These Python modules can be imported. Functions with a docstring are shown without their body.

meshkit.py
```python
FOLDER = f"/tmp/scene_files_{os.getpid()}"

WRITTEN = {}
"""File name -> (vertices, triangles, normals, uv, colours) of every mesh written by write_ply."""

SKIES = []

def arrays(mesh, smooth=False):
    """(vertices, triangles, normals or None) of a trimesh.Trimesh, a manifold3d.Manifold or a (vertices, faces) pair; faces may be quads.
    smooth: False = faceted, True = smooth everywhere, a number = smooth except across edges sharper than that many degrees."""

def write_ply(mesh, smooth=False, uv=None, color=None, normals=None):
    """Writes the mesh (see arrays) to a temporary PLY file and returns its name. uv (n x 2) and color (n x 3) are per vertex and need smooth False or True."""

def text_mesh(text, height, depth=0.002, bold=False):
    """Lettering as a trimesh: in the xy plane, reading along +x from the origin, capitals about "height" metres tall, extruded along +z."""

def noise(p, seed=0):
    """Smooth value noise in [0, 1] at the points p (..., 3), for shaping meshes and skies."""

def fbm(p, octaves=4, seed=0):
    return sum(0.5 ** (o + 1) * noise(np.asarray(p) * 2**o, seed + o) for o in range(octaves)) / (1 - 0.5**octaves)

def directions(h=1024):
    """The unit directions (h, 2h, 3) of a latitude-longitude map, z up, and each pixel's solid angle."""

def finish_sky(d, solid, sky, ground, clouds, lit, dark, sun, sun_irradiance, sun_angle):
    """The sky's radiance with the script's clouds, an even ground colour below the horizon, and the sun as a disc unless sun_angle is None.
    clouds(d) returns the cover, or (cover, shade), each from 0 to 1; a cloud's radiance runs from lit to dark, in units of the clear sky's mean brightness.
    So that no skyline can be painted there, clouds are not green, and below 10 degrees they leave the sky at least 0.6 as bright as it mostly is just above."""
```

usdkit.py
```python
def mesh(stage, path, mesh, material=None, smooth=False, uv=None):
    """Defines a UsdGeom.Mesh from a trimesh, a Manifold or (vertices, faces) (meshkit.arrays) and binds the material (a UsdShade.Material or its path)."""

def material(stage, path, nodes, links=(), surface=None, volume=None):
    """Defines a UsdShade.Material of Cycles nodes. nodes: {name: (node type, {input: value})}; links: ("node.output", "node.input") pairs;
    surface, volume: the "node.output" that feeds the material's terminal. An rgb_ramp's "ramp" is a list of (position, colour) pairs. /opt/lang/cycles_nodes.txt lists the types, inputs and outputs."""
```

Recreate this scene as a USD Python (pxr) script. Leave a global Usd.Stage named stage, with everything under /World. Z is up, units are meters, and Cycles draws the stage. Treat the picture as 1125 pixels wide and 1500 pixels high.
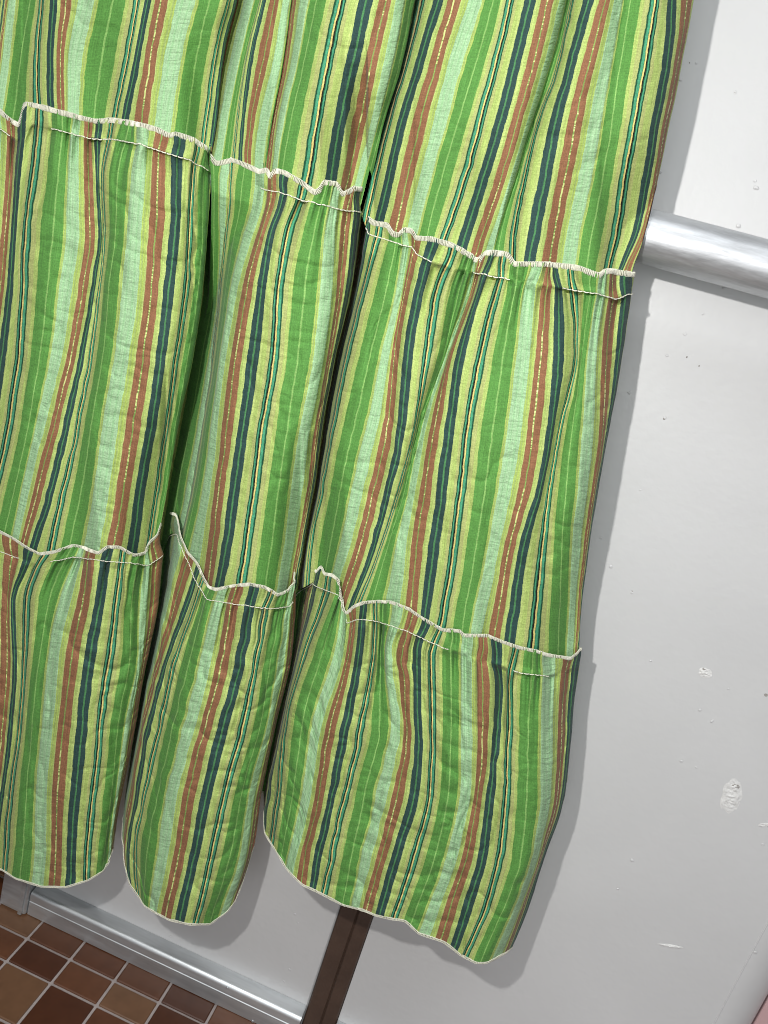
import math, random
import numpy as np, trimesh, usdkit, meshkit
from scipy.interpolate import PchipInterpolator
from scipy.ndimage import gaussian_filter1d, minimum_filter1d
from pxr import Usd, UsdGeom, UsdLux, UsdShade, Gf, Sdf
random.seed(7); rng = np.random.default_rng(7)
stage = Usd.Stage.CreateInMemory()
UsdGeom.SetStageUpAxis(stage, UsdGeom.Tokens.z); UsdGeom.SetStageMetersPerUnit(stage, 1.0)
UsdGeom.Xform.Define(stage, '/World'); UsdGeom.Scope.Define(stage, '/World/Looks')

# ------------------------------------------------------------------ camera, lamps, exposure
F, CX, CY, H = 1127.0, 562.5, 750.0, 0.70933
vx = np.array([-6460, -2250, F]); vx /= -np.linalg.norm(vx)
vx = -vx if vx[0] < 0 else vx
vy = np.array([288, -263.0, F]); vy -= vx * (vx @ vy); vy /= np.linalg.norm(vy)
vz = np.cross(vx, vy); vz = -vz if vz[1] > 0 else vz
M = np.stack([vx, vy, vz])                       # world = M @ camera (x right, y down, z forward)
cam = UsdGeom.Camera.Define(stage, '/World/camera')
cam.CreateHorizontalApertureAttr(24.0); cam.CreateVerticalApertureAttr(32.0)
cam.CreateFocalLengthAttr(24.0 * F / 1125); cam.CreateClippingRangeAttr(Gf.Vec2f(0.01, 50))
Rm = M @ np.diag([1.0, -1.0, -1.0])
X = np.eye(4); X[:3, :3] = Rm.T; X[3, :3] = (0, 0, H)
cam.AddTransformOp().Set(Gf.Matrix4d(*X.ravel().tolist()))
cam.CreateExposureAttr(0.0)
cam.CreateFStopAttr(0.0)

def lamp(name, kind, loc, rot, intensity, color, **kw):
    l = kind.Define(stage, '/World/' + name)
    l.CreateIntensityAttr(intensity); l.CreateColorAttr(Gf.Vec3f(*color)); l.CreateNormalizeAttr(True)
    for k, v in kw.items(): getattr(l, f'Create{k}Attr')(v)
    x = UsdGeom.Xformable(l); x.AddTranslateOp().Set(Gf.Vec3d(*loc)); x.AddRotateXYZOp().Set(Gf.Vec3f(*rot))
    return l
KEY, FILL = 3.7, 8.6
lamp('phone_flash', UsdLux.SphereLight, (-0.122, -0.01, 0.785), (0, 0, 0), KEY, (1.0, 0.98, 0.95), Radius=0.006)
lamp('ceiling_light', UsdLux.RectLight, (-0.1, -0.75, 2.3), (-14, 0, 0), FILL, (0.95, 0.98, 1.0), Width=1.6, Height=1.6)
lamp('room_light', UsdLux.RectLight, (0.35, -1.9, 1.2), (82, 0, 10), FILL * 0.95, (0.96, 0.98, 1.0), Width=1.8, Height=1.4)

# ------------------------------------------------------------------ helpers
def lin(*c):
    c = np.array(c, float) / 255
    return np.where(c <= 0.04045, c / 12.92, ((c + 0.055) / 1.055) ** 2.4)
def alb(*c, k=1.22): return tuple(lin(*c) / k)
def dye(*c):
    a = np.array(c, float); return alb(*(a * .88 + .12 * a @ np.array([.3, .59, .11])))
def ray(p): return M @ np.array([p[0] - CX, p[1] - CY, F])
def at(px, py, Y):
    """The points at world depth Y seen at the photograph's pixels."""
    px, py, Y = np.broadcast_arrays(np.asarray(px, float), np.asarray(py, float), np.asarray(Y, float))
    r = np.stack([px - CX, py - CY, np.full(px.shape, F)], -1) @ M.T
    p = r / r[..., 1:2] * Y[..., None]
    p[..., 2] += H
    return p
used = {}
def numbered(parent, name):
    k = (parent, name); n = used.get(k, 0); used[k] = n + 1
    return f'{parent}/{name}' + (f'_{n:03d}' if n else '')
def data(p, **kw):
    for k, v in kw.items():
        if v: p.SetCustomDataByKey(k, v)
def obj(name, mesh, mat, parent='/World', smooth=30, uv=None, **kw):
    path = numbered(parent if isinstance(parent, str) else str(parent.GetPath()), name)
    m = usdkit.mesh(stage, path, mesh, mat, smooth=smooth, uv=uv)
    m.CreateDoubleSidedAttr(True); data(m.GetPrim(), **kw)
    return m.GetPrim()
def thing(name, loc=(0, 0, 0), **kw):
    x = UsdGeom.Xform.Define(stage, numbered('/World', name)); x.AddTranslateOp().Set(Gf.Vec3d(*loc)); data(x.GetPrim(), **kw)
    return x.GetPrim()
def mat(name, nodes, links, surface='p.BSDF'): return usdkit.material(stage, '/World/Looks/' + name, nodes, links, surface=surface)
def box(x0, x1, y0, y1, z0, z1, ch=0.0):
    if not ch:
        return trimesh.creation.box(bounds=[(x0, y0, z0), (x1, y1, z1)])
    import manifold3d
    pts = []
    for a in (0, 1, 2):
        for s in np.ndindex(2, 2, 2):
            lo, hi = np.array([x0, y0, z0]), np.array([x1, y1, z1])
            p = np.where(s, hi, lo); q = np.where(s, -ch, ch)
            e = p + q; e[a] = p[a]; pts.append(e)
    return trimesh.convex.convex_hull(np.array(pts))
def tube(path, ra, rb, up, n=8, closed=False):
    """A tube along the points with half axes ra (along up) and rb (across)."""
    path = np.asarray(path, float); t = np.gradient(path, axis=0); t /= np.linalg.norm(t, axis=1, keepdims=True) + 1e-12
    u = up - t * np.sum(up * t, 1, keepdims=True); u /= np.linalg.norm(u, axis=1, keepdims=True) + 1e-12
    w = np.cross(t, u)
    a = np.arange(n) * 2 * np.pi / n
    ra, rb = np.broadcast_to(ra, len(path)), np.broadcast_to(rb, len(path))
    v = path[:, None] + ra[:, None, None] * np.cos(a)[None, :, None] * u[:, None] + rb[:, None, None] * np.sin(a)[None, :, None] * w[:, None]
    m = len(path); i = np.arange(m - 1)[:, None] * n; j = np.arange(n)[None]
    f = np.stack([i + j, i + (j + 1) % n, i + n + (j + 1) % n, i + n + j], -1).reshape(-1, 4)
    return v.reshape(-1, 3), f, (u, w, t)
def join(parts):
    vs, fs, o = [], [], 0
    for v, f in parts:
        vs.append(v); fs.append(np.asarray(f) + o); o += len(v)
    return np.vstack(vs), np.vstack(fs)

# ------------------------------------------------------------------ materials
P = 0.066                                          # the stripes repeat every P metres
lime, lime2, yel = dye(178, 204, 104), dye(166, 192, 104), dye(176, 204, 92)
green, gline, mint, mint2 = dye(92, 158, 66), dye(142, 196, 100), dye(168, 212, 158), dye(156, 208, 148)
rust, rline, navy, nline = dye(156, 106, 72), dye(136, 176, 82), dye(48, 80, 76), dye(78, 146, 86)
dkg, teal, blk, yarn = dye(26, 88, 58), dye(72, 168, 122), dye(34, 28, 18), dye(236, 214, 122)
cream, beige, lime3 = dye(198, 214, 140), dye(182, 192, 112), dye(190, 212, 116)
stops = [(0, lime3), (.006, rust), (.0595, rline), (.0745, rust), (.129, lime), (.150, lime3), (.170, navy), (.2155, nline), (.2295, navy),
         (.275, lime3), (.300, lime), (.345, beige), (.375, dkg), (.386, teal), (.399, dkg), (.405, blk), (.417, yarn), (.434, dkg), (.439, teal), (.462, dkg), (.476, beige), (.520, lime), (.556, green), (.6535, gline),
         (.6695, green), (.765, yel), (.780, lime2), (.790, yel), (.799, mint), (.838, mint2), (.850, mint), (.893, mint2), (.906, mint), (.944, yel), (.955, lime2), (.972, yel), (.985, lime)]
def cloth(name):
    n = {
        'uv': ('uvmap', {'attribute': 'st'}), 'x': ('separate_xyz', {}),
        'scl': ('vector_math', {'math_type': 'multiply', 'vector2': (P, 1, 0)}),
        'wob': ('noise_texture', {'scale': 520.0, 'detail': 3.0}), 'wob2': ('noise_texture', {'scale': 105.0, 'detail': 2.0}),
        'wa': ('math', {'math_type': 'multiply_add', 'value2': 0.007, 'value3': -0.0035}),
        'wb': ('math', {'math_type': 'multiply_add', 'value2': 0.018, 'value3': -0.009}),
        'ua': ('math', {'math_type': 'add'}), 'ub': ('math', {'math_type': 'add'}),
        'fr': ('math', {'math_type': 'fraction'}),
        'ramp': ('rgb_ramp', {'ramp': stops, 'interpolate': False}),
        # yarn streaks along the warp, slubs across the weft, fine weave
        'm1': ('mapping', {'scale': (2600.0, 30.0, 1.0)}), 'n1': ('noise_texture', {'scale': 1.0, 'detail': 3.0}),
        'm2': ('mapping', {'scale': (160.0, 1500.0, 1.0)}), 'n2': ('noise_texture', {'scale': 1.0, 'detail': 2.0}),
        'm3': ('mapping', {'scale': (1500.0, 800.0, 1.0)}), 'n3': ('noise_texture', {'scale': 1.0, 'detail': 3.0, 'roughness': 0.7}),
        's1': ('map_range', {'from_min': .25, 'from_max': .75, 'to_min': .76, 'to_max': 1.24}),
        's2': ('map_range', {'from_min': .25, 'from_max': .75, 'to_min': .84, 'to_max': 1.16}),
        's3': ('map_range', {'from_min': .25, 'from_max': .75, 'to_min': .66, 'to_max': 1.34}),
        'k1': ('math', {'math_type': 'multiply'}), 'k2': ('math', {'math_type': 'multiply'}),
        'mul': ('vector_math', {'math_type': 'scale'}),
        # metallic thread running in dashes down the middle of the rust stripe
        'du': ('math', {'math_type': 'subtract', 'value2': .067}), 'da': ('math', {'math_type': 'absolute'}),
        'dm': ('math', {'math_type': 'less_than', 'value2': .0066}),
        'm4': ('mapping', {'scale': (10.0, 620.0, 1.0)}), 'n4': ('noise_texture', {'scale': 1.0, 'detail': 1.0}),
        'm5': ('mapping', {'scale': (20.0, 22.0, 1.0)}), 'n5': ('noise_texture', {'scale': 1.0, 'detail': 1.0}),
        'dd': ('math', {'math_type': 'multiply'}), 'dn': ('math', {'math_type': 'greater_than', 'value2': .29}), 'mask': ('math', {'math_type': 'multiply'}),
        'mixc': ('mix_color', {'b': tuple(lin(206, 220, 140))}), 'rgh': ('map_range', {'to_min': .82, 'to_max': .34}),
        # seersucker: the pale bands pucker
        'pk1': ('math', {'math_type': 'subtract', 'value2': .8775}), 'pk2': ('math', {'math_type': 'absolute'}),
        'pk3': ('map_range', {'range_type': 'smoothstep', 'from_min': .05, 'from_max': .095, 'to_min': 1.0, 'to_max': 0.0}),
        'm6': ('mapping', {'scale': (90.0, 420.0, 1.0)}), 'n6': ('noise_texture', {'scale': 1.0, 'detail': 2.0, 'distortion': .6}),
        'pkh0': ('math', {'math_type': 'multiply'}), 'pkh': ('math', {'math_type': 'multiply', 'value2': 1.9}), 'wv': ('math', {'math_type': 'multiply', 'value2': .16}), 'hh': ('math', {'math_type': 'add'}),
        'm7': ('mapping', {'scale': (70.0, 95.0, 1.0)}), 'n7': ('noise_texture', {'scale': 1.0, 'detail': 4.0, 'roughness': .6}), 'wr': ('math', {'math_type': 'multiply', 'value2': 1.2}), 'hh2': ('math', {'math_type': 'add'}),
        'bump': ('bump', {'strength': .55, 'distance': .0011}),
        'p': ('principled_bsdf', {'specular_ior_level': .25, 'sheen_weight': .08, 'sheen_roughness': .4}),
        'tr': ('translucent_bsdf', {}), 'out': ('mix_closure', {'fac': .06}),
    }
    L = [('uv.UV', 'x.vector'), ('uv.UV', 'scl.vector1'), ('scl.vector', 'wob.vector'), ('scl.vector', 'wob2.vector'), ('wob.fac', 'wa.value1'), ('wob2.fac', 'wb.value1'),
         ('x.x', 'ua.value1'), ('wa.value', 'ua.value2'), ('ua.value', 'ub.value1'), ('wb.value', 'ub.value2'), ('ub.value', 'fr.value1'), ('fr.value', 'ramp.fac')]
    for k in range(1, 8): L += [('scl.vector', f'm{k}.vector'), (f'm{k}.vector', f'n{k}.vector')]
    L += [('n1.fac', 's1.value'), ('n2.fac', 's2.value'), ('n3.fac', 's3.value'), ('s1.result', 'k1.value1'), ('s2.result', 'k1.value2'), ('k1.value', 'k2.value1'), ('s3.result', 'k2.value2'),
          ('ramp.color', 'mul.vector1'), ('k2.value', 'mul.scale'),
          ('fr.value', 'du.value1'), ('du.value', 'da.value1'), ('da.value', 'dm.value1'), ('n4.fac', 'dd.value1'), ('n5.fac', 'dd.value2'), ('dd.value', 'dn.value1'), ('dn.value', 'mask.value1'), ('dm.value', 'mask.value2'),
          ('mask.value', 'mixc.fac'), ('mul.vector', 'mixc.a'), ('mixc.result', 'p.base_color'), ('mask.value', 'rgh.value'), ('rgh.result', 'p.roughness'),
          ('fr.value', 'pk1.value1'), ('pk1.value', 'pk2.value1'), ('pk2.value', 'pk3.value'), ('pk3.result', 'pkh0.value1'), ('n6.fac', 'pkh0.value2'), ('pkh0.value', 'pkh.value1'), ('n3.fac', 'wv.value1'), ('pkh.value', 'hh.value1'), ('wv.value', 'hh.value2'),
          ('n7.fac', 'wr.value1'), ('hh.value', 'hh2.value1'), ('wr.value', 'hh2.value2'),
          ('hh2.value', 'bump.height'), ('bump.normal', 'p.normal'), ('mul.vector', 'tr.color'), ('p.BSDF', 'out.closure1'), ('tr.BSDF', 'out.closure2')]
    return mat(name, n, L, 'out.closure')
CLOTH = cloth('striped_cotton')

def plain(name, color, rough=.6, var=.08, scale=40., bump=0., bscale=300., metal=0., spec=.5, bdist=.001, col2=None):
    n = {'tc': ('geometry', {}), 'n': ('noise_texture', {'scale': scale, 'detail': 5.0, 'roughness': .6}),
         'r': ('rgb_ramp', {'ramp': [(.25, tuple(np.array(col2 if col2 is not None else np.array(color) * (1 - var)))), (.75, tuple(np.array(color) * (1 + (0 if col2 is not None else var))))]}),
         'p': ('principled_bsdf', {'roughness': rough, 'metallic': metal, 'specular_ior_level': spec})}
    L = [('tc.position', 'n.vector'), ('n.fac', 'r.fac'), ('r.color', 'p.base_color')]
    if bump:
        n['b'] = ('noise_texture', {'scale': bscale, 'detail': 4.0}); n['bm'] = ('bump', {'strength': bump, 'distance': bdist})
        L += [('tc.position', 'b.vector'), ('b.fac', 'bm.height'), ('bm.normal', 'p.normal')]
    return mat(name, n, L)
THREAD = plain('white_thread', tuple(lin(226, 224, 208)), .85, .12, 900., spec=.2)
BAND = plain('edge_cloth', alb(206, 204, 184), .9, .3, 420., spec=.1, col2=alb(70, 84, 56))
PAINT = plain('grey_paint', (.588, .59, .592), .38, .055, 5., .26, 150., bdist=.0008)
CHIP = plain('bare_plaster', (.80, .80, .79), .7, .10, 160., .5, 500., col2=(.58, .575, .565))
DIRT = plain('dark_pit', (.30, .285, .265), .9, .3, 300.)
RUBBER = plain('brown_strip_finish', alb(84, 66, 56), .42, .22, 45., .25, 400.)
GROUT = plain('pale_grout', (.40, .345, .33), .9, .12, 150., .4, 900.)
PINK = plain('pink_finish', alb(214, 178, 178), .6, .04, 20.)

def metal(name, color, rough, streak, met, scuff):
    n = {'tc': ('geometry', {}), 'm': ('mapping', {'scale': streak}), 'n': ('noise_texture', {'scale': 1.0, 'detail': 6.0, 'roughness': .65}),
         'm2': ('mapping', {'scale': tuple(np.array(streak) * .12)}), 'n2': ('noise_texture', {'scale': 1.0, 'detail': 6.0, 'roughness': .7}),
         'rr': ('map_range', {'from_min': .3, 'from_max': .7, 'to_min': rough - .1, 'to_max': rough + .14}),
         'c': ('rgb_ramp', {'ramp': [(.30, tuple(np.array(color) * scuff)), (.55, color), (1., tuple(np.minimum(np.array(color) * 1.08, .95)))]}),
         'bm': ('bump', {'strength': .25, 'distance': .0003}),
         'p': ('principled_bsdf', {'metallic': met})}
    return mat(name, n, [('tc.position', 'm.vector'), ('m.vector', 'n.vector'), ('tc.position', 'm2.vector'), ('m2.vector', 'n2.vector'), ('n.fac', 'rr.value'), ('rr.result', 'p.roughness'),
                         ('n2.fac', 'c.fac'), ('c.color', 'p.base_color'), ('n.fac', 'bm.height'), ('bm.normal', 'p.normal')])
ALU = metal('brushed_aluminium', (.60, .615, .635), .48, (90., 700., 700.), .85, .62)
STEEL = metal('galvanised_steel', (.72, .75, .77), .46, (16., 130., 130.), .8, .6)

# ------------------------------------------------------------------ the setting: floor and tiles
W = 0.5875                                          # the wall's face
fl = obj('floor', box(-1.4, 1.0, -.35, 1.3, -.03, -.0022), GROUT, kind='structure')
TILE = []
for k, c in enumerate([(86, 51, 32), (95, 60, 40), (107, 77, 55), (74, 42, 26), (89, 55, 36)]):
    TILE.append(plain(f'floor_tile_glaze_{k}', alb(*c, k=.92), .38, .16, 60., .12, 160., spec=.45))
ys = [.599, .549, .5195, .4705, .4215, .372, .3225, .273, .2235, .174, .1245]
ys = [.749, .699, .649] + ys
tone = {(-7, 3): 1, (-6, 3): 3, (-5, 3): 4}
g = .0014
for r in range(len(ys) - 1):
    y1, y0 = ys[r], ys[r + 1]
    for k in range(-6, 12):
        x0 = -.3205 + .05 * k; x1 = x0 + .05
        if y0 > .57 and x0 > -.33: continue
        if x1 > .12 or (y1 < .3 and x0 > 0): continue
        v = rng.random(4)
        b = box(x0 + g, x1 - g, y0 + g, y1 - g, -.012, -.0004 * v[0], .0008)
        t = {(3, 0): 3, (4, 0): 0, (5, 0): 2, (4, 1): 4, (5, 1): 1, (5, -1): 2, (5, 2): 2, (6, 1): 2}
        i = int(rng.integers(5))
        known = {(4, -1): 1, (4, 0): 3, (4, 1): 1, (4, 2): 2, (4, 3): 3, (5, -1): 0, (5, 0): 2, (5, 1): 3, (5, 2): 4, (5, 3): 0, (3, 0): 4, (3, 1): 0, (3, 2): 4, (3, 3): 3}
        obj('tile', b, TILE[known.get((r, k), i)], fl)

# ------------------------------------------------------------------ wall panels and what is fixed to them
def relief(px, py, w, h, ang, amp, seed, n=26, dome=.0006):
    """A rough lump of bare plaster on the wall: an uneven outline with real relief."""
    rr = np.random.default_rng(seed)
    a = np.linspace(0, 2 * np.pi, 40, endpoint=False)
    edge = 1 + .28 * (meshkit.fbm(np.stack([np.cos(a) * 1.6 + seed, np.sin(a) * 1.6, a * 0], -1), 3, seed) - .5) * 2
    rad = np.linspace(0, 1, n)
    c = at(px, py, W)
    X_ = (rad[:, None] * edge[None] * np.cos(a)[None]) * w / 2; Z_ = (rad[:, None] * edge[None] * np.sin(a)[None]) * h / 2
    hgt = dome * (1 - rad[:, None] ** 4) + amp * (meshkit.fbm(np.stack([X_ * 420 + seed, Z_ * 900, X_ * 0], -1), 3, seed) - .5) * (1 - rad[:, None] ** 6) * 2
    ca, sa = math.cos(ang), math.sin(ang)
    v = np.stack([c[0] + X_ * ca - Z_ * sa, W - .0001 - np.maximum(hgt, .00005), c[2] + X_ * sa + Z_ * ca], -1).reshape(-1, 3)
    m = len(a); i = np.arange(n - 1)[:, None] * m; j = np.arange(m)[None]
    f = np.stack([i + j, i + m + j, i + m + (j + 1) % m, i + (j + 1) % m], -1).reshape(-1, 4)
    return v, f
pa = thing('wall_panel', label='smooth grey painted wall panel left of the brown strip, above the long steel skirting', category='wall panel')
obj('panel_face', box(-.3690, -.0352, W, W + .03, 0, 1.25, .0015), PAINT, pa)
pb = thing('wall_panel', label='grey painted wall panel with chipped paint behind the silver rail', category='wall panel')
# the right-hand panel ends in a rounded edge
XE = .3375
a = np.linspace(0, np.pi / 2, 14); R = .0425
poly = [(-.0031, W), (XE - R, W)] + [(XE - R + R * math.sin(t), W + R - R * math.cos(t)) for t in a[1:]] + [(XE, W + .05), (-.0031, W + .05)]
from shapely.geometry import Polygon
pm = trimesh.creation.extrude_polygon(Polygon(poly), 1.25)
obj('panel_face', pm, PAINT, pb, smooth=40)
for i, (px, py, w, h, ang, amp, mt) in enumerate([
        (1071, 1164, .0150, .0300, .20, .0009, CHIP), (1077, 1152, .0062, .0052, .5, .0007, DIRT), (1034, 986, .0100, .0085, .1, .0007, CHIP), (1031, 980, .0026, .0024, .1, .0004, DIRT),
        (981, 1385, .0200, .0030, .32, .0007, CHIP), (1122, 1208, .012, .0035, .5, .001, CHIP)]):
    obj('plaster_chip' if mt is CHIP else 'chip_pit', relief(px, py, w, h, ang, amp, 11 + i), mt, pb, smooth=True)
drips = [(1108, 275, .004), (1082, 331, .003), (967, 252, .0022), (977, 521, .0024), (1003, 489, .0022), (1030, 460, .0018), (997, 117, .0022), (1077, 135, .002), (1020, 92, .0018), (974, 612, .0026), (938, 718, .002),
         (922, 575, .0024), (880, 788, .002), (998, 1115, .0028), (1020, 1124, .0016), (1067, 1009, .0018), (953, 968, .0022), (925, 868, .002), (1106, 1395, .003), (1117, 1237, .0026), (1043, 1056, .0032), (1025, 1040, .0024),
         (895, 830, .003), (1060, 420, .0022), (1106, 265, .0018), (926, 1260, .003), (905, 1302, .0026)]
for i, (px, py, w) in enumerate(drips):
    obj('paint_speck', relief(px, py, w, w * (.6 + .7 * ((i * 37) % 10) / 10), i, .0003, 50 + i, n=7, dome=w * .16), PAINT, pb, smooth=True)
for i, (px, py, w) in enumerate([(432, 1339, .003), (437, 1352, .002), (424, 1420, .0032), (416, 1437, .0024), (250, 1372, .002), (366, 1390, .002), (247, 1296, .0018)]):
    obj('paint_speck', relief(px, py, w, w * .8, i, .0003, 90 + i, n=7, dome=w * .16), PAINT, pa, smooth=True)
obj('paint_ridge', tube(np.stack([.2952 + .0004 * np.sin(np.linspace(0, 20, 60)), np.full(60, W + .0001), np.linspace(.004, 1.2, 60)], 1), .0007, .0006, np.array([[1., 0, 0]]).repeat(60, 0), 8)[:2], PAINT, pb, smooth=True)
for i, (px, py, w) in enumerate([(1077, 136, .0022), (967, 253, .0026), (1006, 523, .0018), (1024, 536, .0016), (1122, 1018, .0034), (973, 613, .0024), (922, 577, .002), (1010, 92, .0014), (926, 866, .0016)]):
    obj('paint_nick', relief(px, py, w * .75, w * (.4 + .08 * (i % 6)), i * .7, .0002, 130 + i, n=7, dome=.0002), DIRT, pb, smooth=True)
# brown strip between the panels: two shallow flats with a groove and a dark lip
prof = [(-.0347, W + .02), (-.0347, W - .0012), (-.0335, W - .0022), (-.0192, W - .0018), (-.0182, W - .0006), (-.0172, W - .0018), (-.0164, W - .0027), (-.0050, W - .0024), (-.0036, W - .0012), (-.0036, W + .02)]
st = thing('wall_strip', label='dark brown vertical strip with a centre groove between the two grey panels', category='trim strip')
obj('strip_profile', trimesh.creation.extrude_polygon(Polygon(prof), 1.25), RUBBER, st, smooth=25)
# steel skirting
def skirting(x0, x1, label):
    t = thing('steel_skirting', label=label, category='skirting')
    a_ = np.linspace(0, np.pi / 2, 9)
    a_ = np.linspace(0, np.pi / 2, 8)
    p = [(W - .0003, .0006), (W - .0160, .0006), (W - .0160, .0170), (W - .0155, .0177), (W - .0160, .0184)] + [(W - .0160 + .0045 * (1 - math.cos(t)), .0250 + .0045 * math.sin(t)) for t in a_] + [(W - .0003, .0302)]
    m = trimesh.creation.extrude_polygon(Polygon(p), x1 - x0)
    v = np.array(m.vertices); m.vertices = np.stack([x0 + v[:, 2], v[:, 0], v[:, 1]], -1); m.fix_normals()
    obj('channel', m, STEEL, t, smooth=20)
    return t
sk = skirting(-.3385, -.0362, 'long galvanised steel skirting channel above the brown floor tiles')
for px, py in ((333, 1447), (370, 1496)):
    q = at(px, py, W - .016)
    s = trimesh.creation.icosphere(2, .0016); s.apply_scale((1, .5, 1)); s.apply_translation(q)
    obj('screw_head', s, STEEL, sk, smooth=True)
skirting(-.0024, .2985 - .014, 'short steel skirting starting right of the brown strip, mostly out of view')
po = thing('steel_post', label='folded steel end post at the left end of the skirting', category='post')
obj('post_face', box(-.3705, -.3395, W - .019, W + .031, .0008, 1.25, .0012), STEEL, po, smooth=False)
obj('post_fold', box(-.3470, -.3425, W - .0212, W - .0192, .0008, 1.25, .0006), STEEL, po, smooth=False)
pk = thing('pink_panel', label='sliver of pale pink panel beyond the rounded edge of the grey panel', category='panel')
obj('panel_face', box(.3385, .60, W + .030, W + .05, 0, 1.25, .001), PINK, pk)
# rail
ra = thing('rail', label='scuffed silver aluminium rail running behind the dress', category='rail')
def cyl(p, q, r, n=48):
    return trimesh.creation.cylinder(radius=r, segment=[p, q], sections=n)
RC = (.5385, .7765); RR = .0163
obj('tube', cyl((-.31, *RC), (.27, *RC), RR, 64), ALU, ra)
for x in (-.29, .25):
    obj('bracket', cyl((x, RC[0] + .004, RC[1]), (x, W - .001, RC[1]), .009, 32), ALU, ra)
    obj('flange', cyl((x, W - .005, RC[1]), (x, W - .0005, RC[1]), .02, 40), ALU, ra)

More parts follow.
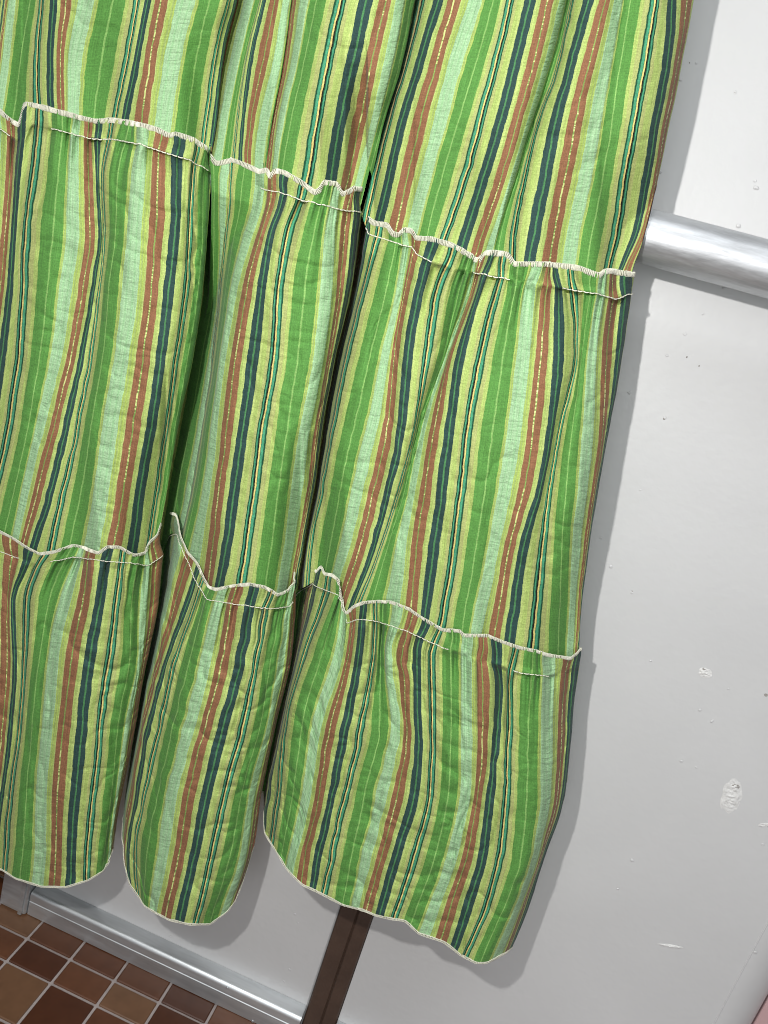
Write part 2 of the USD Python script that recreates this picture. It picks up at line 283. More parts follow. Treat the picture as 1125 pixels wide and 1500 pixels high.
# ------------------------------------------------------------------ the dress
# Every column is one warp line of the cloth: (stripe, [(y, x), ...], depth or None).  The stripes of the repeat:
S = {'R': .067, 'N': .2225, 'C': .425, 'G': .6625, 'M': .8775}
def c(*p): return list(p)
UP = [  # the top tier is cut the other way round: its stripes run green, cord, navy, rust, mint
 ('M', c((20, -30), (100, -42), (180, -55)), .02), ('G', c((20, -12), (100, -22), (180, -34)), .022),
 ('C', c((20, -2), (100, -12), (180, -25)), .02), ('N', c((20, 3), (100, -8), (180, -20)), .016), ('R', c((20, 7), (100, -3), (180, -14)), .012),
 ('M', c((20, 13), (100, 5), (180, -6)), .010), ('G', c((20, 41), (100, 28), (180, 18)), .013), ('C', c((20, 59), (100, 53), (180, 57)), .020), ('N', c((20, 77), (100, 73), (180, 75)), .026), ('R', c((20, 95), (100, 88), (180, 92)), .026),
 ('M', c((20, 122), (100, 107), (180, 105)), .028), ('G', c((20, 162), (100, 147), (180, 137)), .032), ('C', c((20, 198), (100, 184), (180, 167)), .031), ('N', c((20, 212), (100, 197), (180, 182)), .029), ('R', c((20, 232), (100, 218), (180, 208)), .031),
 ('M', c((20, 268), (100, 250), (180, 238)), .033), ('G', c((20, 303), (100, 285), (180, 275)), .031), ('C', c((20, 332), (100, 313), (180, 302), (230, 296)), .024), ('N', c((20, 341), (100, 323), (180, 314), (230, 306)), .015),
 (.19, c((20, 343), (100, 325), (180, 317), (230, 308)), .004), (-.5, c((20, 330), (100, 312), (180, 303), (230, 298)), -.006), (.0, c((20, 346), (100, 328), (180, 318), (230, 309)), -.007),
 ('M', c((20, 362), (100, 344), (180, 328), (230, 320)), .006), ('G', c((20, 373), (100, 354), (180, 340), (235, 332)), .010), ('N', c((20, 381), (100, 364), (180, 355), (240, 350)), .012), ('R', c((20, 399), (100, 383), (180, 367), (240, 362)), .017),
 ('M', c((20, 417), (100, 404), (180, 385), (240, 378)), .021), (.72, c((20, 425), (100, 414), (180, 398), (250, 388)), .022), (.3, c((20, 418), (100, 406), (180, 392), (250, 383)), .006), ('R', c((20, 428), (100, 417), (180, 402), (250, 392)), .016),
 ('M', c((20, 442), (100, 428), (180, 411), (255, 402)), .026), ('G', c((20, 459), (100, 443), (180, 425), (255, 414)), .031), ('C', c((20, 495), (100, 478), (180, 464), (260, 451)), .036), ('N', c((20, 532), (100, 516), (180, 498), (260, 485)), .037), ('R', c((20, 561), (100, 543), (180, 527), (260, 510), (275, 506)), .034),
 ('M', c((20, 582), (100, 568), (180, 548), (260, 527)), .030), ('G', c((20, 599), (100, 583), (180, 559), (260, 539), (290, 530)), .022), (.6, c((20, 604), (100, 587), (180, 562), (260, 544), (300, 533)), .012), (.53, c((20, 596), (100, 580), (180, 555), (260, 538), (300, 528)), -.006),
 (.47, c((20, 606), (100, 588), (180, 563), (260, 545), (310, 535)), -.004), ('C', c((20, 612), (100, 592), (180, 568), (260, 550), (310, 540)), .008), ('N', c((20, 636), (100, 612), (180, 588), (260, 570), (330, 553)), .022), ('R', c((20, 660), (100, 638), (180, 617), (260, 597), (340, 580)), .028),
 ('M', c((20, 690), (100, 665), (180, 645), (260, 623), (340, 603)), .031), ('G', c((20, 718), (100, 696), (180, 671), (260, 647), (340, 627)), .033), ('C', c((20, 743), (100, 725), (180, 702), (260, 681), (340, 653)), .034), ('N', c((20, 772), (100, 753), (180, 732), (260, 708), (340, 683)), .037), ('R', c((20, 798), (100, 780), (180, 757), (260, 735), (340, 708), (370, 699)), .037),
 ('M', c((20, 821), (100, 801), (180, 776), (260, 751), (340, 726)), .032), ('G', c((20, 828), (100, 809), (180, 781), (260, 757), (340, 734), (380, 728)), .023), ('C', c((20, 833), (100, 815), (180, 787), (260, 767), (340, 752), (378, 750)), .028), ('N', c((20, 857), (100, 835), (180, 813), (260, 798), (340, 783), (378, 776)), .036), ('R', c((20, 883), (100, 863), (180, 843), (260, 827), (340, 812), (378, 806)), .037),
 ('M', c((20, 903), (100, 888), (180, 872), (260, 857), (340, 840), (378, 834)), .031), ('G', c((20, 920), (100, 908), (180, 897), (260, 883), (340, 867), (378, 861)), .028), ('C', c((20, 957), (100, 943), (180, 930), (260, 915), (340, 902), (378, 893)), .030), ('N', c((20, 983), (100, 976), (180, 962), (260, 948), (340, 931), (378, 916)), .020), ('R', c((20, 1004), (100, 992), (180, 976), (260, 961), (340, 941), (378, 925)), .008),
 (-.03, c((20, 1013), (100, 998), (180, 981), (260, 964), (340, 945), (390, 928)), -.001), (-.3, c((20, 1006), (100, 991), (180, 974), (260, 957), (340, 938), (390, 921)), -.0065), (.2, c((20, 900), (100, 885), (180, 870), (260, 853), (340, 840), (390, 830)), -.0068)]
MID = [
 ('G', c((200, -60), (420, -62), (760, -95)), .02), ('M', c((200, -10), (420, -20), (760, -60)), .015),
 ('R', c((200, 17), (260, 14), (340, 7), (420, 0), (520, -14), (620, -28), (720, -45)), .014), ('N', c((200, 30), (260, 25), (340, 19), (420, 14), (520, 3), (620, -12), (720, -28)), .017), ('C', c((200, 54), (260, 48), (340, 38), (420, 35), (520, 28), (620, 13), (720, -8)), .022),
 ('G', c((200, 90), (260, 85), (340, 78), (420, 70), (520, 58), (620, 42), (720, 20), (770, 8)), .028), ('M', c((260, 108), (340, 107), (420, 97), (520, 83), (620, 60), (720, 37), (770, 27)), .024), ('R', c((205, 127), (260, 130), (340, 132), (420, 122), (520, 104), (620, 80), (720, 55), (770, 42)), .024),
 ('N', c((205, 142), (260, 143), (340, 147), (420, 138), (520, 120), (620, 99), (720, 75), (770, 59)), .022), ('C', c((205, 158), (260, 149), (340, 153), (420, 146), (520, 133), (620, 115), (720, 93), (770, 83)), .020), ('G', c((205, 183), (260, 172), (340, 170), (420, 160), (520, 150), (620, 135), (720, 118), (770, 108)), .029),
 ('M', c((210, 205), (260, 203), (340, 197), (420, 192), (520, 178), (620, 163), (720, 148), (770, 140)), .033), ('R', c((215, 234), (260, 232), (340, 228), (420, 222), (520, 210), (620, 195), (720, 180), (770, 171)), .034), ('N', c((225, 261), (260, 260), (340, 257), (420, 248), (520, 237), (620, 222), (720, 205), (770, 198)), .032),
 ('C', c((230, 286), (260, 283), (340, 278), (420, 273), (520, 259), (620, 245), (720, 230), (770, 222)), .025), ('G', c((235, 298), (260, 296), (340, 297), (420, 291), (520, 275), (620, 258), (720, 241), (770, 232)), .013), (.80, c((240, 305), (260, 307), (340, 304), (420, 298), (520, 283), (620, 263), (720, 244), (770, 235)), .000),
 (1.1, c((240, 292), (260, 294), (340, 292), (420, 285), (520, 271), (620, 251), (720, 232), (770, 224)), -.050), (1.53, c((240, 300), (260, 302), (340, 300), (420, 296), (520, 281), (620, 264), (720, 246), (770, 238)), -.056),
 ('G', c((240, 314), (260, 314), (340, 313), (420, 311), (520, 296), (620, 279), (720, 261), (770, 252)), -.044), ('M', c((260, 326), (340, 326), (420, 322), (520, 310), (620, 296), (720, 278), (770, 267)), -.030), (1.02, c((260, 338), (340, 333), (420, 327), (520, 317), (620, 303), (720, 285), (770, 273)), -.028),
 (1.3, c((260, 333), (340, 328), (420, 321), (520, 310), (620, 296), (720, 279), (770, 268)), -.034), ('G', c((260, 355), (300, 351), (340, 344), (420, 331), (520, 318), (620, 303), (720, 288), (770, 277)), -.002), ('M', c((270, 380), (300, 377), (340, 366), (420, 343), (520, 326), (620, 314), (720, 303), (770, 294)), .014),
 ('R', c((275, 398), (300, 394), (340, 383), (420, 362), (520, 345), (620, 333), (720, 321), (800, 312), (840, 306)), .026), ('N', c((275, 415), (300, 411), (340, 397), (420, 383), (520, 371), (620, 357), (720, 343), (800, 332), (850, 322)), .030), ('C', c((290, 441), (340, 422), (420, 408), (520, 401), (620, 385), (720, 372), (800, 361), (850, 353)), .036),
 ('G', c((300, 470), (340, 460), (420, 447), (520, 437), (620, 422), (720, 408), (800, 398), (850, 390)), .037), ('M', c((300, 492), (340, 485), (420, 480), (520, 470), (620, 449), (720, 435), (800, 425), (850, 416)), .031), ('R', c((310, 511), (340, 506), (420, 499), (520, 483), (620, 466), (720, 452), (800, 438), (850, 430)), .020),
 ('N', c((310, 523), (340, 520), (420, 511), (520, 489), (620, 471), (720, 456), (800, 442), (850, 434)), .008), (.32, c((310, 531), (340, 527), (420, 516), (520, 492), (620, 474), (720, 459), (800, 444), (850, 436)), -.004),
 (.7, c((310, 522), (340, 517), (420, 507), (520, 483), (620, 465), (720, 450), (800, 436), (850, 428)), -.046), (1.0, c((310, 532), (340, 528), (420, 516), (520, 493), (620, 475), (720, 460), (800, 446), (850, 438)), -.048),
 ('N', c((320, 542), (340, 538), (420, 524), (520, 499), (620, 480), (720, 465), (800, 449), (850, 443)), -.026), ('C', c((320, 560), (340, 554), (420, 534), (520, 508), (620, 488), (720, 470), (800, 454), (850, 450)), .004), ('G', c((340, 580), (420, 567), (520, 542), (620, 520), (720, 498), (800, 483), (850, 474)), .020), ('M', c((350, 594), (420, 586), (520, 566), (620, 547), (720, 523), (800, 505), (850, 491)), .022),
 ('R', c((365, 605), (420, 595), (520, 578), (620, 568), (720, 547), (800, 527), (870, 505)), .020), ('N', c((365, 630), (420, 617), (520, 598), (620, 588), (720, 568), (800, 548), (880, 518)), .029), ('C', c((375, 656), (420, 640), (520, 625), (620, 609), (720, 583), (800, 558), (880, 527)), .030), ('G', c((390, 682), (420, 673), (520, 649), (620, 615), (720, 592), (800, 568), (880, 545)), .026),
 ('M', c((400, 693), (420, 689), (520, 655), (620, 622), (720, 603), (800, 588), (880, 577)), .024), ('R', c((400, 700), (420, 695), (520, 659), (620, 638), (720, 622), (800, 610), (880, 603)), .031), ('N', c((400, 710), (420, 703), (520, 674), (620, 660), (720, 647), (800, 636), (880, 625)), .034), ('C', c((400, 733), (420, 728), (520, 704), (620, 687), (720, 674), (800, 665), (880, 652)), .037),
 ('G', c((405, 758), (420, 755), (520, 737), (620, 723), (720, 710), (800, 698), (880, 685)), .039), ('M', c((410, 780), (420, 777), (520, 767), (620, 755), (720, 740), (800, 725), (880, 708)), .037), ('R', c((410, 802), (420, 800), (520, 792), (620, 782), (720, 767), (800, 747), (880, 733)), .037), ('N', c((420, 817), (520, 818), (620, 809), (720, 790), (800, 768), (880, 755)), .035),
 ('C', c((425, 838), (480, 843), (520, 843), (620, 823), (720, 804), (800, 795), (880, 787)), .027), ('G', c((430, 863), (520, 852), (620, 840), (720, 828), (800, 823), (880, 820)), .032), ('M', c((430, 878), (520, 868), (620, 863), (720, 855), (800, 845), (880, 840)), .025), ('R', c((430, 895), (520, 889), (620, 884), (720, 871), (800, 858), (880, 849), (940, 845)), .014),
 ('N', c((430, 915), (520, 907), (620, 892), (720, 875), (800, 862), (880, 852), (940, 848)), .004), (.29, c((430, 926), (520, 912), (620, 895), (720, 877), (800, 863), (880, 853), (940, 849)), -.004), (.55, c((430, 918), (520, 904), (620, 887), (720, 869), (800, 855), (880, 845), (940, 841)), -.022), (1.4, c((430, 800), (520, 790), (620, 775), (720, 760), (800, 745), (880, 735), (940, 730)), -.034)]
BOT = [
 ('G', c((800, -70), (1060, -80), (1280, -90)), .02), ('M', c((800, -25), (1060, -35), (1280, -50)), .018),
 ('R', c((800, 18), (880, 12), (960, 11), (1060, 4), (1160, -8), (1250, -18)), .018), ('N', c((810, 44), (830, 37), (880, 20), (960, 22), (1060, 15), (1160, 3), (1250, -6)), .022), ('C', c((815, 66), (830, 56), (880, 39), (960, 36), (1060, 29), (1160, 15), (1250, 7), (1290, 3)), .024),
 ('G', c((820, 97), (880, 72), (960, 58), (1060, 47), (1160, 38), (1250, 32), (1290, 28)), .031), ('M', c((820, 115), (880, 95), (960, 78), (1060, 70), (1160, 62), (1250, 60), (1290, 56)), .034), ('R', c((825, 131), (880, 122), (960, 105), (1060, 93), (1160, 85), (1250, 82), (1290, 79)), .037), ('N', c((825, 157), (880, 148), (960, 133), (1060, 120), (1160, 111), (1250, 105), (1290, 103)), .038),
 ('C', c((830, 178), (880, 172), (960, 162), (1060, 147), (1160, 137), (1250, 128), (1290, 126)), .034), ('G', c((830, 200), (880, 193), (960, 191), (1060, 173), (1160, 163), (1250, 154), (1280, 150)), .025), ('M', c((825, 214), (880, 211), (960, 207), (1060, 188), (1160, 173), (1250, 162)), .014), ('R', c((825, 226), (880, 223), (960, 213), (1060, 195), (1160, 177), (1250, 165)), .004),
 (.13, c((820, 235), (880, 231), (960, 217), (1060, 199), (1160, 180), (1240, 167)), -.004), (.45, c((820, 226), (880, 219), (960, 205), (1060, 188), (1160, 170), (1240, 157)), -.054), (.7, c((770, 248), (880, 233), (960, 219), (1060, 201), (1160, 182), (1240, 172)), -.060),
 ('M', c((800, 262), (880, 242), (960, 226), (1060, 206), (1160, 187), (1224, 179)), -.012), ('R', c((815, 278), (880, 258), (960, 235), (1060, 211), (1160, 192), (1250, 181), (1300, 181)), .002), ('N', c((830, 291), (880, 276), (960, 246), (1060, 218), (1160, 202), (1250, 188), (1300, 190)), .010), ('C', c((845, 299), (880, 288), (960, 258), (1060, 234), (1160, 213), (1250, 198), (1310, 201)), .017),
 ('G', c((860, 311), (880, 303), (960, 279), (1060, 255), (1160, 233), (1250, 215), (1330, 210)), .028), ('M', c((880, 326), (960, 303), (1060, 280), (1160, 255), (1250, 239), (1330, 225)), .034), ('R', c((880, 342), (960, 326), (1060, 302), (1160, 277), (1250, 262), (1330, 245)), .038), ('N', c((880, 369), (960, 353), (1060, 329), (1160, 303), (1250, 285), (1330, 267)), .040), ('C', c((880, 393), (960, 377), (1060, 357), (1160, 330), (1250, 310), (1330, 292)), .039),
 ('G', c((880, 412), (960, 398), (1060, 381), (1160, 354), (1250, 338), (1330, 314)), .030), ('M', c((880, 423), (960, 413), (1060, 396), (1160, 371), (1250, 357), (1320, 335)), .019), ('R', c((880, 429), (960, 423), (1060, 402), (1160, 381), (1250, 365), (1310, 347)), .006), (.13, c((870, 434), (960, 427), (1060, 405), (1160, 384), (1250, 369), (1300, 353)), -.004),
 (.45, c((870, 425), (960, 417), (1060, 396), (1160, 375), (1250, 361)), -.050), ('G', c((850, 443), (880, 438), (960, 429), (1060, 407), (1160, 387), (1250, 375)), -.052), (1.0, c((850, 452), (880, 447), (960, 432), (1060, 409), (1160, 389), (1220, 380)), -.026),
 ('N', c((850, 466), (880, 457), (960, 437), (1060, 412), (1160, 394), (1220, 385)), -.008), ('C', c((860, 480), (880, 474), (960, 445), (1060, 418), (1160, 408), (1240, 397)), .006), ('G', c((870, 496), (880, 493), (960, 470), (1060, 443), (1160, 430), (1250, 413)), .022), ('M', c((890, 505), (960, 496), (1060, 465), (1160, 450), (1250, 430)), .022), ('R', c((900, 516), (960, 509), (1060, 485), (1160, 467), (1250, 448), (1300, 440)), .026),
 ('N', c((900, 531), (960, 526), (1060, 507), (1160, 487), (1250, 467), (1310, 455)), .030), ('C', c((900, 549), (960, 547), (1060, 530), (1160, 507), (1250, 486), (1320, 470)), .032), ('G', c((905, 561), (960, 557), (1060, 556), (1160, 534), (1250, 515), (1330, 500)), .027), ('M', c((915, 576), (960, 568), (1060, 580), (1160, 560), (1250, 538), (1330, 520)), .029), ('R', c((925, 598), (960, 590), (1060, 595), (1160, 583), (1250, 561), (1330, 538)), .030),
 ('N', c((935, 616), (960, 611), (1060, 612), (1160, 607), (1250, 583), (1330, 560)), .034), ('C', c((940, 637), (960, 633), (1060, 634), (1160, 630), (1250, 608), (1330, 582)), .035), ('G', c((950, 660), (1060, 662), (1160, 657), (1250, 638), (1330, 610), (1360, 599)), .038), ('M', c((955, 682), (1060, 685), (1160, 682), (1250, 665), (1330, 637), (1370, 622)), .037), ('R', c((960, 705), (1060, 708), (1160, 699), (1250, 685), (1330, 660), (1390, 643)), .035),
 ('N', c((965, 727), (1010, 733), (1060, 730), (1160, 718), (1250, 708), (1330, 685), (1390, 666)), .031), ('C', c((970, 754), (1010, 747), (1060, 747), (1160, 742), (1250, 733), (1330, 712), (1390, 686)), .032), ('G', c((975, 781), (1060, 775), (1160, 773), (1250, 765), (1330, 738), (1390, 713)), .032), ('M', c((980, 806), (1060, 802), (1160, 802), (1250, 787), (1330, 760), (1390, 735)), .022), ('R', c((980, 828), (1060, 823), (1160, 819), (1250, 795), (1330, 767), (1390, 744)), .008),
 ('N', c((985, 840), (1060, 834), (1140, 829), (1188, 821), (1250, 798), (1330, 772), (1395, 745)), -.002), (.27, c((985, 845), (1060, 838), (1140, 832), (1188, 823), (1250, 801), (1330, 775), (1395, 747)), -.008), (.6, c((985, 836), (1060, 829), (1140, 823), (1188, 815), (1250, 793), (1330, 767), (1395, 739)), -.024), (1.3, c((985, 740), (1060, 730), (1140, 725), (1188, 718), (1250, 700), (1330, 680), (1395, 660)), -.030)]
EDGE_A = c((-60, 150), (0, 159), (8, 167), (21, 177), (31, 183), (34, 152), (36, 150), (53, 153), (66, 156), (91, 163), (107, 169), (137, 176), (164, 174), (199, 180), (228, 188), (245, 197), (256, 194), (284, 204), (309, 224), (316, 238), (320, 237), (339, 232), (357, 240), (380, 250), (392, 247), (398, 258), (404, 248), (421, 251), (449, 268), (461, 281), (469, 276), (472, 265), (499, 268), (506, 284), (520, 274), (537, 276), (538.5, 316), (549, 325), (567, 328), (574, 341), (583, 343), (593, 335), (606, 336), (608, 347), (629, 348), (659, 357), (700, 379), (706, 379), (709, 368), (745, 370), (755, 385), (806, 385), (851, 391), (877, 402), (882, 396), (893, 395), (927, 400), (940, 402))
ST_A = c((-60, 180), (0, 188), (25, 205), (33, 200), (47, 182), (82, 189), (124, 201), (178, 206), (220, 215), (277, 233), (309, 254), (334, 263), (366, 272), (390, 278), (406, 281), (449, 294), (499, 306), (528, 311), (540, 343), (552, 347), (570, 354), (602, 362), (611, 372), (638, 386), (660, 392), (730, 406), (776, 414), (832, 423), (870, 429), (896, 438), (919, 431), (940, 430))
EDGE_B = c((-60, 768), (0, 777), (24, 788), (42, 801), (60, 811), (82, 808), (107, 798), (124, 801), (147, 810), (151, 806), (158, 800), (176, 801), (196, 813), (211, 809), (222, 793), (234, 783), (238, 768), (243, 752), (247, 757), (252, 747), (257, 755), (262, 748), (267, 757), (270, 786), (273, 792), (277, 808), (291, 829), (300, 847), (308, 859), (320, 863), (344, 857), (365, 855), (387, 859), (405, 871), (421, 864), (434, 842), (440, 832), (445, 842), (450, 840), (455, 823), (460, 822), (464, 840), (469, 836), (472, 829), (476, 829), (479, 840), (489, 841), (498, 849), (502, 865), (504, 886), (508, 899), (514, 894), (521, 887), (532, 882), (553, 880), (571, 881), (599, 892), (622, 909), (645, 922), (670, 923), (675, 930), (712, 930), (733, 939), (756, 946), (787, 953), (813, 960), (832, 964), (842, 956), (846, 950), (860, 950))
ST_B = c((-60, 800), (0, 808), (60, 828), (107, 815), (124, 817), (156, 821), (191, 824), (215, 828), (236, 812), (250, 785), (262, 782), (285, 845), (308, 878), (320, 880), (344, 884), (397, 891), (421, 888), (436, 868), (460, 855), (484, 867), (494, 872), (502, 890), (508, 912), (521, 908), (545, 908), (560, 912), (587, 921), (599, 924), (649, 948), (691, 961), (716, 969), (751, 980), (765, 985), (804, 990), (822, 985), (842, 976), (860, 975))
HEM = c((-60, 1255), (0, 1274), (24, 1288), (60, 1299), (96, 1300), (128, 1290), (152, 1276), (160, 1262), (167, 1242))
HEM_M = c((179, 1226), (181, 1262), (190, 1296), (212, 1328), (248, 1348), (280, 1355), (308, 1354), (332, 1336), (348, 1314), (360, 1276), (370, 1240))
HEM_R = c((380, 1209), (401, 1242), (422, 1276), (443, 1297), (472, 1311), (500, 1326), (526, 1332), (550, 1341), (576, 1347), (592, 1349), (614, 1368), (651, 1380), (675, 1399), (697, 1411), (714, 1411), (741, 1396), (760, 1380))

def curve(pts):
    p = np.array(pts, float); p = p[np.argsort(p[:, 0], kind='stable')]
    return lambda x: np.interp(x, p[:, 0], p[:, 1])
def column(pts, yg):
    p = np.array(pts, float); y, x = p[:, 0], p[:, 1]
    out = PchipInterpolator(y, x)(np.clip(yg, y[0], y[-1]))
    s0 = np.clip((x[1] - x[0]) / (y[1] - y[0]), -.45, .3); s1 = np.clip((x[-1] - x[-2]) / (y[-1] - y[-2]), -.45, .3)
    return out + np.minimum(yg - y[0], 0) * s0 + np.maximum(yg - y[-1], 0) * s1
def build_tier(cols, sign, ytop, ystitch, ybot, Y0, ncol, nbody, nhead, seed, crease, under=None, puck=.0095, lift=(), floor_=None, soft=.006):
    """One gathered tier as a grid of points: the header above the gathering stitch, then the skirt of the tier."""
    q, u, last = [], [], None
    for k, (s, pts, d) in enumerate(cols):
        f = S[s] if isinstance(s, str) else s
        f = f % 1.0
        if last is None: a = f
        else:
            a = last + (((f - last) * sign) % 1.0) * sign
            if abs(a - last) < 1e-3: a = last + sign
        u.append(a); last = a
    u = np.array(u); qk = np.abs(u - u[0])
    ymin = min(p[0][0] for _, p, _ in cols) - 420; ymax = max(p[-1][0] for _, p, _ in cols) + 60
    yg = np.arange(ymin, ymax, 2.0)
    XK = np.stack([column(p, yg) for _, p, _ in cols], 1)                       # rows of the photograph x landmarks
    # denser where the cloth shows wide
    w = np.abs(np.diff(XK[len(yg) // 2])) + 12 * np.diff(qk) + 3
    pos = np.concatenate([[0], np.cumsum(w)])
    qs = PchipInterpolator(pos, qk)(np.linspace(0, pos[-1], ncol))
    XG = PchipInterpolator(qk, XK, axis=1)(qs)
    dk = np.array([d for _, _, d in cols]); dcol = PchipInterpolator(qk, dk)(qs)
    dcol = gaussian_filter1d(dcol, 1.5)
    uc = u[0] + sign * qs
    def cross(fn, lo=None):
        out = np.zeros(ncol)
        for i in range(ncol):
            f = yg - fn(XG[:, i], i); j = np.nonzero(f >= 0)[0]
            j = j[0] if len(j) else len(yg) - 1
            out[i] = yg[j] if j == 0 else yg[j] - 2.0 * f[j] / (f[j] - f[j - 1] + 1e-9)
        return out
    yt = cross(lambda x, i: ytop(x)) if callable(ytop) else np.full(ncol, float(ytop))
    ys_ = cross(lambda x, i: ystitch(x)) if ystitch else yt + 0
    yb = ybot(XG, yg, qs, qk, cross)
    ys_ = np.maximum(ys_, yt + 6) if ystitch else yt
    rows = []
    if ystitch: rows += [yt + (ys_ - yt) * t for t in np.linspace(0, 1, nhead, endpoint=False)]
    rows += [ys_ + (yb - ys_) * t for t in np.linspace(0, 1, nbody)]
    Yp = np.array(rows); nr = len(Yp)
    ii = np.clip((Yp - yg[0]) / 2.0, 0, len(yg) - 1.001); i0 = ii.astype(int); fr = ii - i0
    ci = np.arange(ncol)[None].repeat(nr, 0)
    Xp = XG[i0, ci] * (1 - fr) + XG[i0 + 1, ci] * fr
    um0 = uc * P
    if ystitch:
        z0 = (Yp - ys_[None]) * .00047
        nz = lambda f, fv, k: meshkit.fbm(np.stack([um0[None] * f + 0 * z0, z0 * fv, np.full(z0.shape, seed * 2.3 + k)], -1), 2, seed + k) - .5
        Xp = Xp + 11 * nz(48, 0, 31) * np.exp(-np.abs(z0) / np.where(z0 < 0, .012, .016)) + 15 * nz(46, 0, 37) * np.clip(-z0 / .008, 0, 1)
    else:
        z0 = (Yp - yb[None]) * .00047
        nz = lambda f, fv, k: meshkit.fbm(np.stack([um0[None] * f + 0 * z0, z0 * fv, np.full(z0.shape, seed * 2.3 + k)], -1), 2, seed + k) - .5
    Xp = Xp + 4.5 * nz(38, 22, 33) + (1.0 + 5.0 * np.clip(nz(30, 14, 41) * 3, 0, 1)) * nz(90, 90, 35)
    vm = (Yp - ys_[None]) * .00047                                              # metres down from the stitch
    um = uc * P
    D = np.repeat(dcol[None], nr, 0)
    pt = lambda a, b, s=seed: np.stack([um[None] * a + 0 * vm, vm * b, np.full(vm.shape, s * 3.7)], -1)
    # long soft folds and fine wrinkles
    dq = np.gradient(Xp, axis=1) / np.maximum(np.gradient(qs), 1e-4)[None]
    sq = gaussian_filter1d(np.clip(1 - dq / 105., 0, 1), 7, axis=1)
    D = D - .011 * sq * np.clip((D - .012) / .01, 0, 1)                         # where the stripes crowd, the cloth turns in
    D = D + soft * (meshkit.fbm(pt(26, 4.5), 2, seed) - .5) + .0030 * (meshkit.fbm(pt(60, 14), 2, seed + 3) - .5) + .0011 * (meshkit.fbm(pt(150, 75), 2, seed + 5) - .5)
    fade = np.clip((vm - .008) / .03, .15, 1) if ystitch else 1.0
    for k, (fu, fv, w, am) in enumerate([(24, 60, 3.2, 1.0), (46, 18, 4.0, .8), (60, 75, 4.0, .45), (22, 30, 7.0, .9)]):
        z = meshkit.fbm(pt(fu, fv, seed + 9 + k) + .9 * meshkit.noise(pt(18, 18, 4 + k))[..., None], 3, seed + 7 + 5 * k)
        D = D - crease * am * np.clip(1 - np.abs(2 * z - 1) * w, 0, 1) ** 2 * fade * np.clip(meshkit.noise(pt(20, 14, 30 + k)) * 2 - .35, 0, 1)
    if ystitch:
        g1 = meshkit.fbm(np.stack([um * 120, um * 0, um * 0 + seed], -1), 2, seed + 11) - .5
        g2 = meshkit.fbm(np.stack([um * 260, um * 0, um * 0 + seed], -1), 2, seed + 13) - .5
        below = np.clip(vm, 0, None); above = np.clip(-vm, 0, None)
        zz = np.where(vm > 0, vm, 0)
        val = 0
        for fq, kk, am, reach in ((62, 51, 1.0, .045), (105, 53, .7, .022), (170, 57, .45, .012)):
            n_ = meshkit.noise(np.stack([um[None] * fq + 0 * zz, zz * 9, np.full(zz.shape, seed * 1.7 + kk)], -1), kk)
            val = val + am * np.clip(1 - np.abs(2 * n_ - 1) * (3.2 - 30 * np.minimum(zz, .05)), 0, 1) ** 1.5 * np.where(vm > 0, np.exp(-below / reach) * np.minimum(1, below / .0025), .6 * np.minimum(1, above / .004))
        D = D - .0068 * val
        D = D + 2 * puck * (g1[None] * np.exp(-below / .03) * np.minimum(1, below / .005) + .5 * g2[None] * np.exp(-below / .014) * np.minimum(1, below / .002))
        D = D - .0012 * np.exp(-(vm / .0022) ** 2)                              # drawn in along the stitch
        D = D + np.minimum(above / .012, 1) * (.0018 + .0075 * g1[None] + .006 * g2[None])   # header stands off, frilled
        D = D + .003
    for a_, b_ in lift:                                                             # the frill stands forward where it turns into a pleat
        m_ = (qs >= qk[a_] - .05) & (qs <= qk[b_])
        D[:, m_] = np.maximum(D, .011 + .15 * dcol[None] - .06 * np.clip((vm - .012) / .10, 0, 1))[:, m_]
    if under:
        lim, edge = under
        k = np.clip((Yp - (edge(Xp) - 230)) / 220, 0, 1); k = k * k * (3 - 2 * k)
        D = D * (1 - k) + k * np.minimum(D, lim(Xp) - .0013 - (.516 - Y0))
    if crease > .002:                                                              # the raw hem ripples
        hd_ = (yb[None] - Yp) * .00047
        D = D + .011 * (meshkit.fbm(np.stack([um[None] * 34 + 0 * hd_, hd_ * 6, np.full(hd_.shape, 77.)], -1), 2, 71) - .5) * np.exp(-hd_ / .03)
    if floor_ is not None: D = np.maximum(D, np.where(dcol > -.004, floor_ + .0018, floor_ - .0003)[None])
    Yw = Y0 - D
    V = at(Xp, Yp, Yw)
    uv = np.stack([np.repeat(uc[None], nr, 0), vm + seed], -1)
    hd = None
    if ystitch:
        h = nhead + 4
        bins = np.arange(-80, 1060, 3.0); mn = np.full(len(bins), np.nan)
        for k in range(h):                                                       # the front of the header in each row, then the row that lies deepest
            top = np.full(len(bins), -9.0)
            vis = (dcol > -.015) | ((qs > .9 * qs[-1]) & (dcol > -.008)) | np.any([(qs >= qk[a_] - .05) & (qs <= qk[b_]) for a_, b_ in lift] + [qs < 0], axis=0)
            np.maximum.at(top, np.clip(((Xp[k][vis] + 80) / 3).astype(int), 0, len(bins) - 1), D[k][vis])
            top[top < -8] = np.nan
            mn = np.fmin(mn, top)
        ok = ~np.isnan(mn); mn = np.interp(bins, bins[ok], mn[ok]); mn = gaussian_filter1d(minimum_filter1d(mn, 9), 3)
        hd = lambda x: np.interp(x, bins, mn)
    i = np.arange(nr - 1)[:, None] * ncol; j = np.arange(ncol - 1)[None]
    faces = np.stack([i + j, i + ncol + j, i + ncol + j + 1, i + j + 1], -1).reshape(-1, 4)
    return V, faces, uv, hd, Xp, Yp
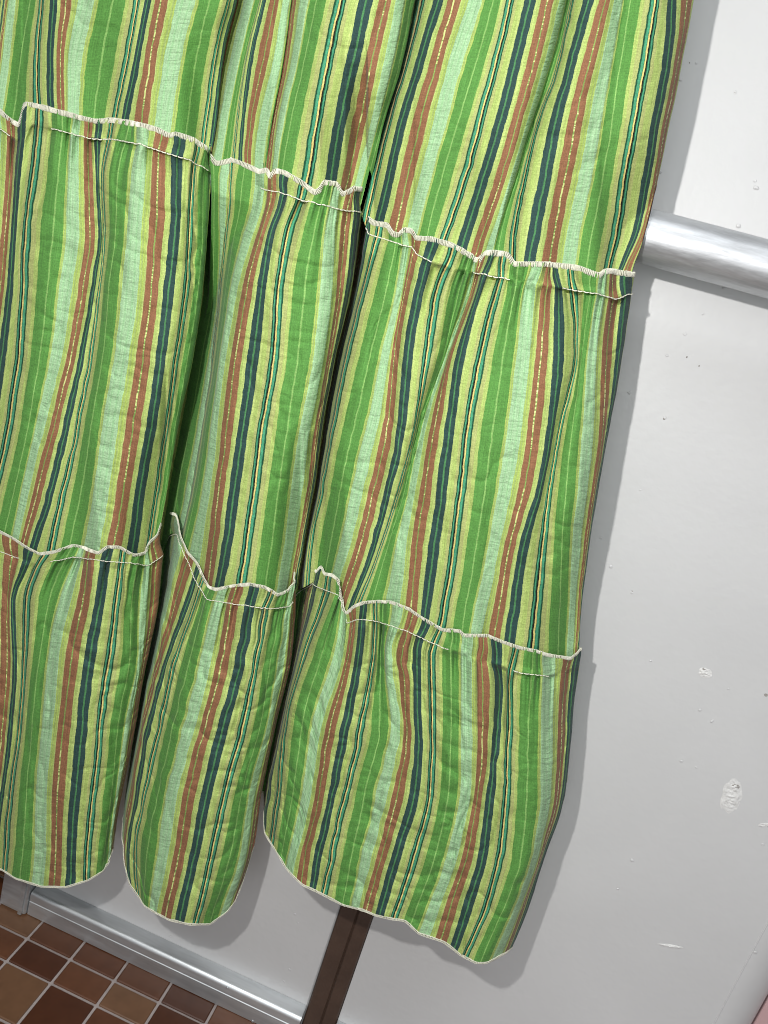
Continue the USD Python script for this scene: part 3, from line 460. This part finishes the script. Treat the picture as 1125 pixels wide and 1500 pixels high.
def hem(XG, yg, qs, qk, cross):
    f1, f2, f3 = curve(HEM), curve(HEM_M), curve(HEM_R)
    nL, nM = 12, 16
    qa, qb, qc, qd = qk[13], qk[16], qk[28], qk[32]                              # last of the left roll, first and last of the middle roll, first of the right one
    def fn(x, i):
        z = qs[i]
        if z <= qa: return f1(x)
        if z < qb: return np.interp(z, [qa, qk[14], qk[15], qb], [1242, 1110, 1094, 1226]) + 0 * x
        if z <= qc: return f2(x)
        if z < qd: return np.interp(z, [qc, qk[29], qk[30], qk[31], qd], [1240, 1165, 1160, 1175, 1212]) + 0 * x
        return f3(x)
    return cross(fn)
eA, sA, eB, sB = curve(EDGE_A), curve(ST_A), curve(EDGE_B), curve(ST_B)
Y0 = .516
tb = build_tier(BOT, 1, eB, sB, hem, Y0, 820, 280, 12, 3, .0026, soft=.008)
tm = build_tier(MID, 1, eA, sA, lambda XG, yg, qs, qk, cross: cross(lambda x, i: sB(x) - 3), Y0, 900, 300, 12, 5, .0018, (tb[3], eB), lift=((19, 24), (35, 37)))
tu = build_tier(UP, -1, -330, None, lambda XG, yg, qs, qk, cross: cross(lambda x, i: sA(x) - 3), Y0 - .004, 900, 320, 0, 8, .0011, (tm[3], eA), floor_=-.0062)
dress = thing('dress', label='green striped cotton dress with gathered tiers hanging in front of the grey wall', category='dress')
def tier(name, t):
    V, faces, uv = t[:3]
    return obj(name, (V.reshape(-1, 3), faces), CLOTH, dress, smooth=True, uv=uv.reshape(-1, 2))
def resample(p, step):
    s = np.concatenate([[0], np.cumsum(np.linalg.norm(np.diff(p[:, :3], axis=0), axis=1))])
    k = np.arange(0, s[-1], step)
    return np.stack([np.interp(k, s, p[:, i]) for i in range(p.shape[1])], 1)
def overlock(parent, V, row, inner, half, thick, pitch, r, sign):
    """The serged edge: a flat band of cloth wrapped in looping white thread."""
    path = gaussian_filter1d(V[row], 1.2, axis=0); nxt = gaussian_filter1d(V[inner], 1.2, axis=0)
    up = path - nxt; up /= np.linalg.norm(up, axis=1, keepdims=True)
    pu = resample(np.hstack([path - up * half * .55, up]), .0011)
    path, up = pu[:, :3], pu[:, 3:]
    hv = half * (.7 + .6 * meshkit.fbm(np.stack([np.arange(len(path)) * .12, np.zeros(len(path)), np.full(len(path), row + half * 1e4)], -1), 2, 3))
    v, f, (u, w, t) = tube(path, hv, thick, up, 10)
    obj('overlock_edge', (v, f), BAND, parent, smooth=True)
    fine = resample(np.hstack([path, u, w, hv[:, None]]), pitch / 9); hf = fine[:, 9]
    n = len(fine); a = np.arange(n) * 2 * np.pi / 9 + .9 * 2 * np.pi * meshkit.noise(np.stack([np.arange(n) / 40., np.zeros(n), np.zeros(n)], -1), 5)
    hel = fine[:, :3] + fine[:, 3:6] * (np.cos(a) * (hf + r * .3))[:, None] + fine[:, 6:9] * (np.sin(a) * (thick + r * .3))[:, None]
    v2, f2, _ = tube(hel, r, r, fine[:, 3:6] * .3 + np.cross(fine[:, 3:6], fine[:, 6:9]), 5)
    parts = [(v2, f2)]
    for s in (-1, 1):                                                             # the two looper threads along the edges
        e = fine[:, :3] + fine[:, 3:6] * (s * hf * .92)[:, None] + fine[:, 6:9] * (-sign * thick * .5)
        e = e[::3]; ph = np.arange(len(e)) * 2.1
        e = e + fine[::3, 3:6] * (.00018 * np.sin(ph))[:, None]
        parts.append(tube(e, r * 1.15, r * 1.15, fine[::3, 6:9], 5)[:2])
    obj('overlock_thread', join(parts), THREAD, parent, smooth=True)
def running_stitch(parent, V, row, step, length, r, keep, seed):
    rr = np.random.default_rng(seed)
    p = V[row]; n = np.cross(np.gradient(p, axis=0), V[row + 1] - V[row - 1]); n /= np.linalg.norm(n, axis=1, keepdims=True) + 1e-12
    n *= np.sign(-n[:, 1:2])
    q = resample(np.hstack([p + n * .0005, n]), .0006)
    parts, i, k = [], 0, int(length / .0006); run = 0
    while i + k + 1 < len(q):
        if run <= 0: run = int(rr.integers(4, 14)); on = rr.random() < keep
        if on:
            s = q[i:i + k + 1, :3] + q[i:i + k + 1, 3:] * (.0004 * np.sin(np.linspace(0, np.pi, k + 1)))[:, None]
            parts.append(tube(s, r, r, q[i:i + k + 1, 3:], 5)[:2])
        run -= 1; i += int(step / .0006)
    if parts: obj('gathering_stitch', join(parts), THREAD, parent, smooth=True, kind='stuff')
up_ = tier('upper_tier', tu); mi_ = tier('middle_tier', tm); bo_ = tier('bottom_tier', tb)
overlock(mi_, tm[0], 0, 3, .00145, .00042, .00115, .00023, 1)
overlock(bo_, tb[0], 0, 3, .00105, .0004, .00115, .00021, 1)
overlock(bo_, tb[0], -1, -5, .0008, .0004, .0011, .0002, 1)
running_stitch(mi_, tm[0], 12, .0036, .0031, .00036, .9, 4)
running_stitch(bo_, tb[0], 12, .0036, .0031, .00032, .85, 6)
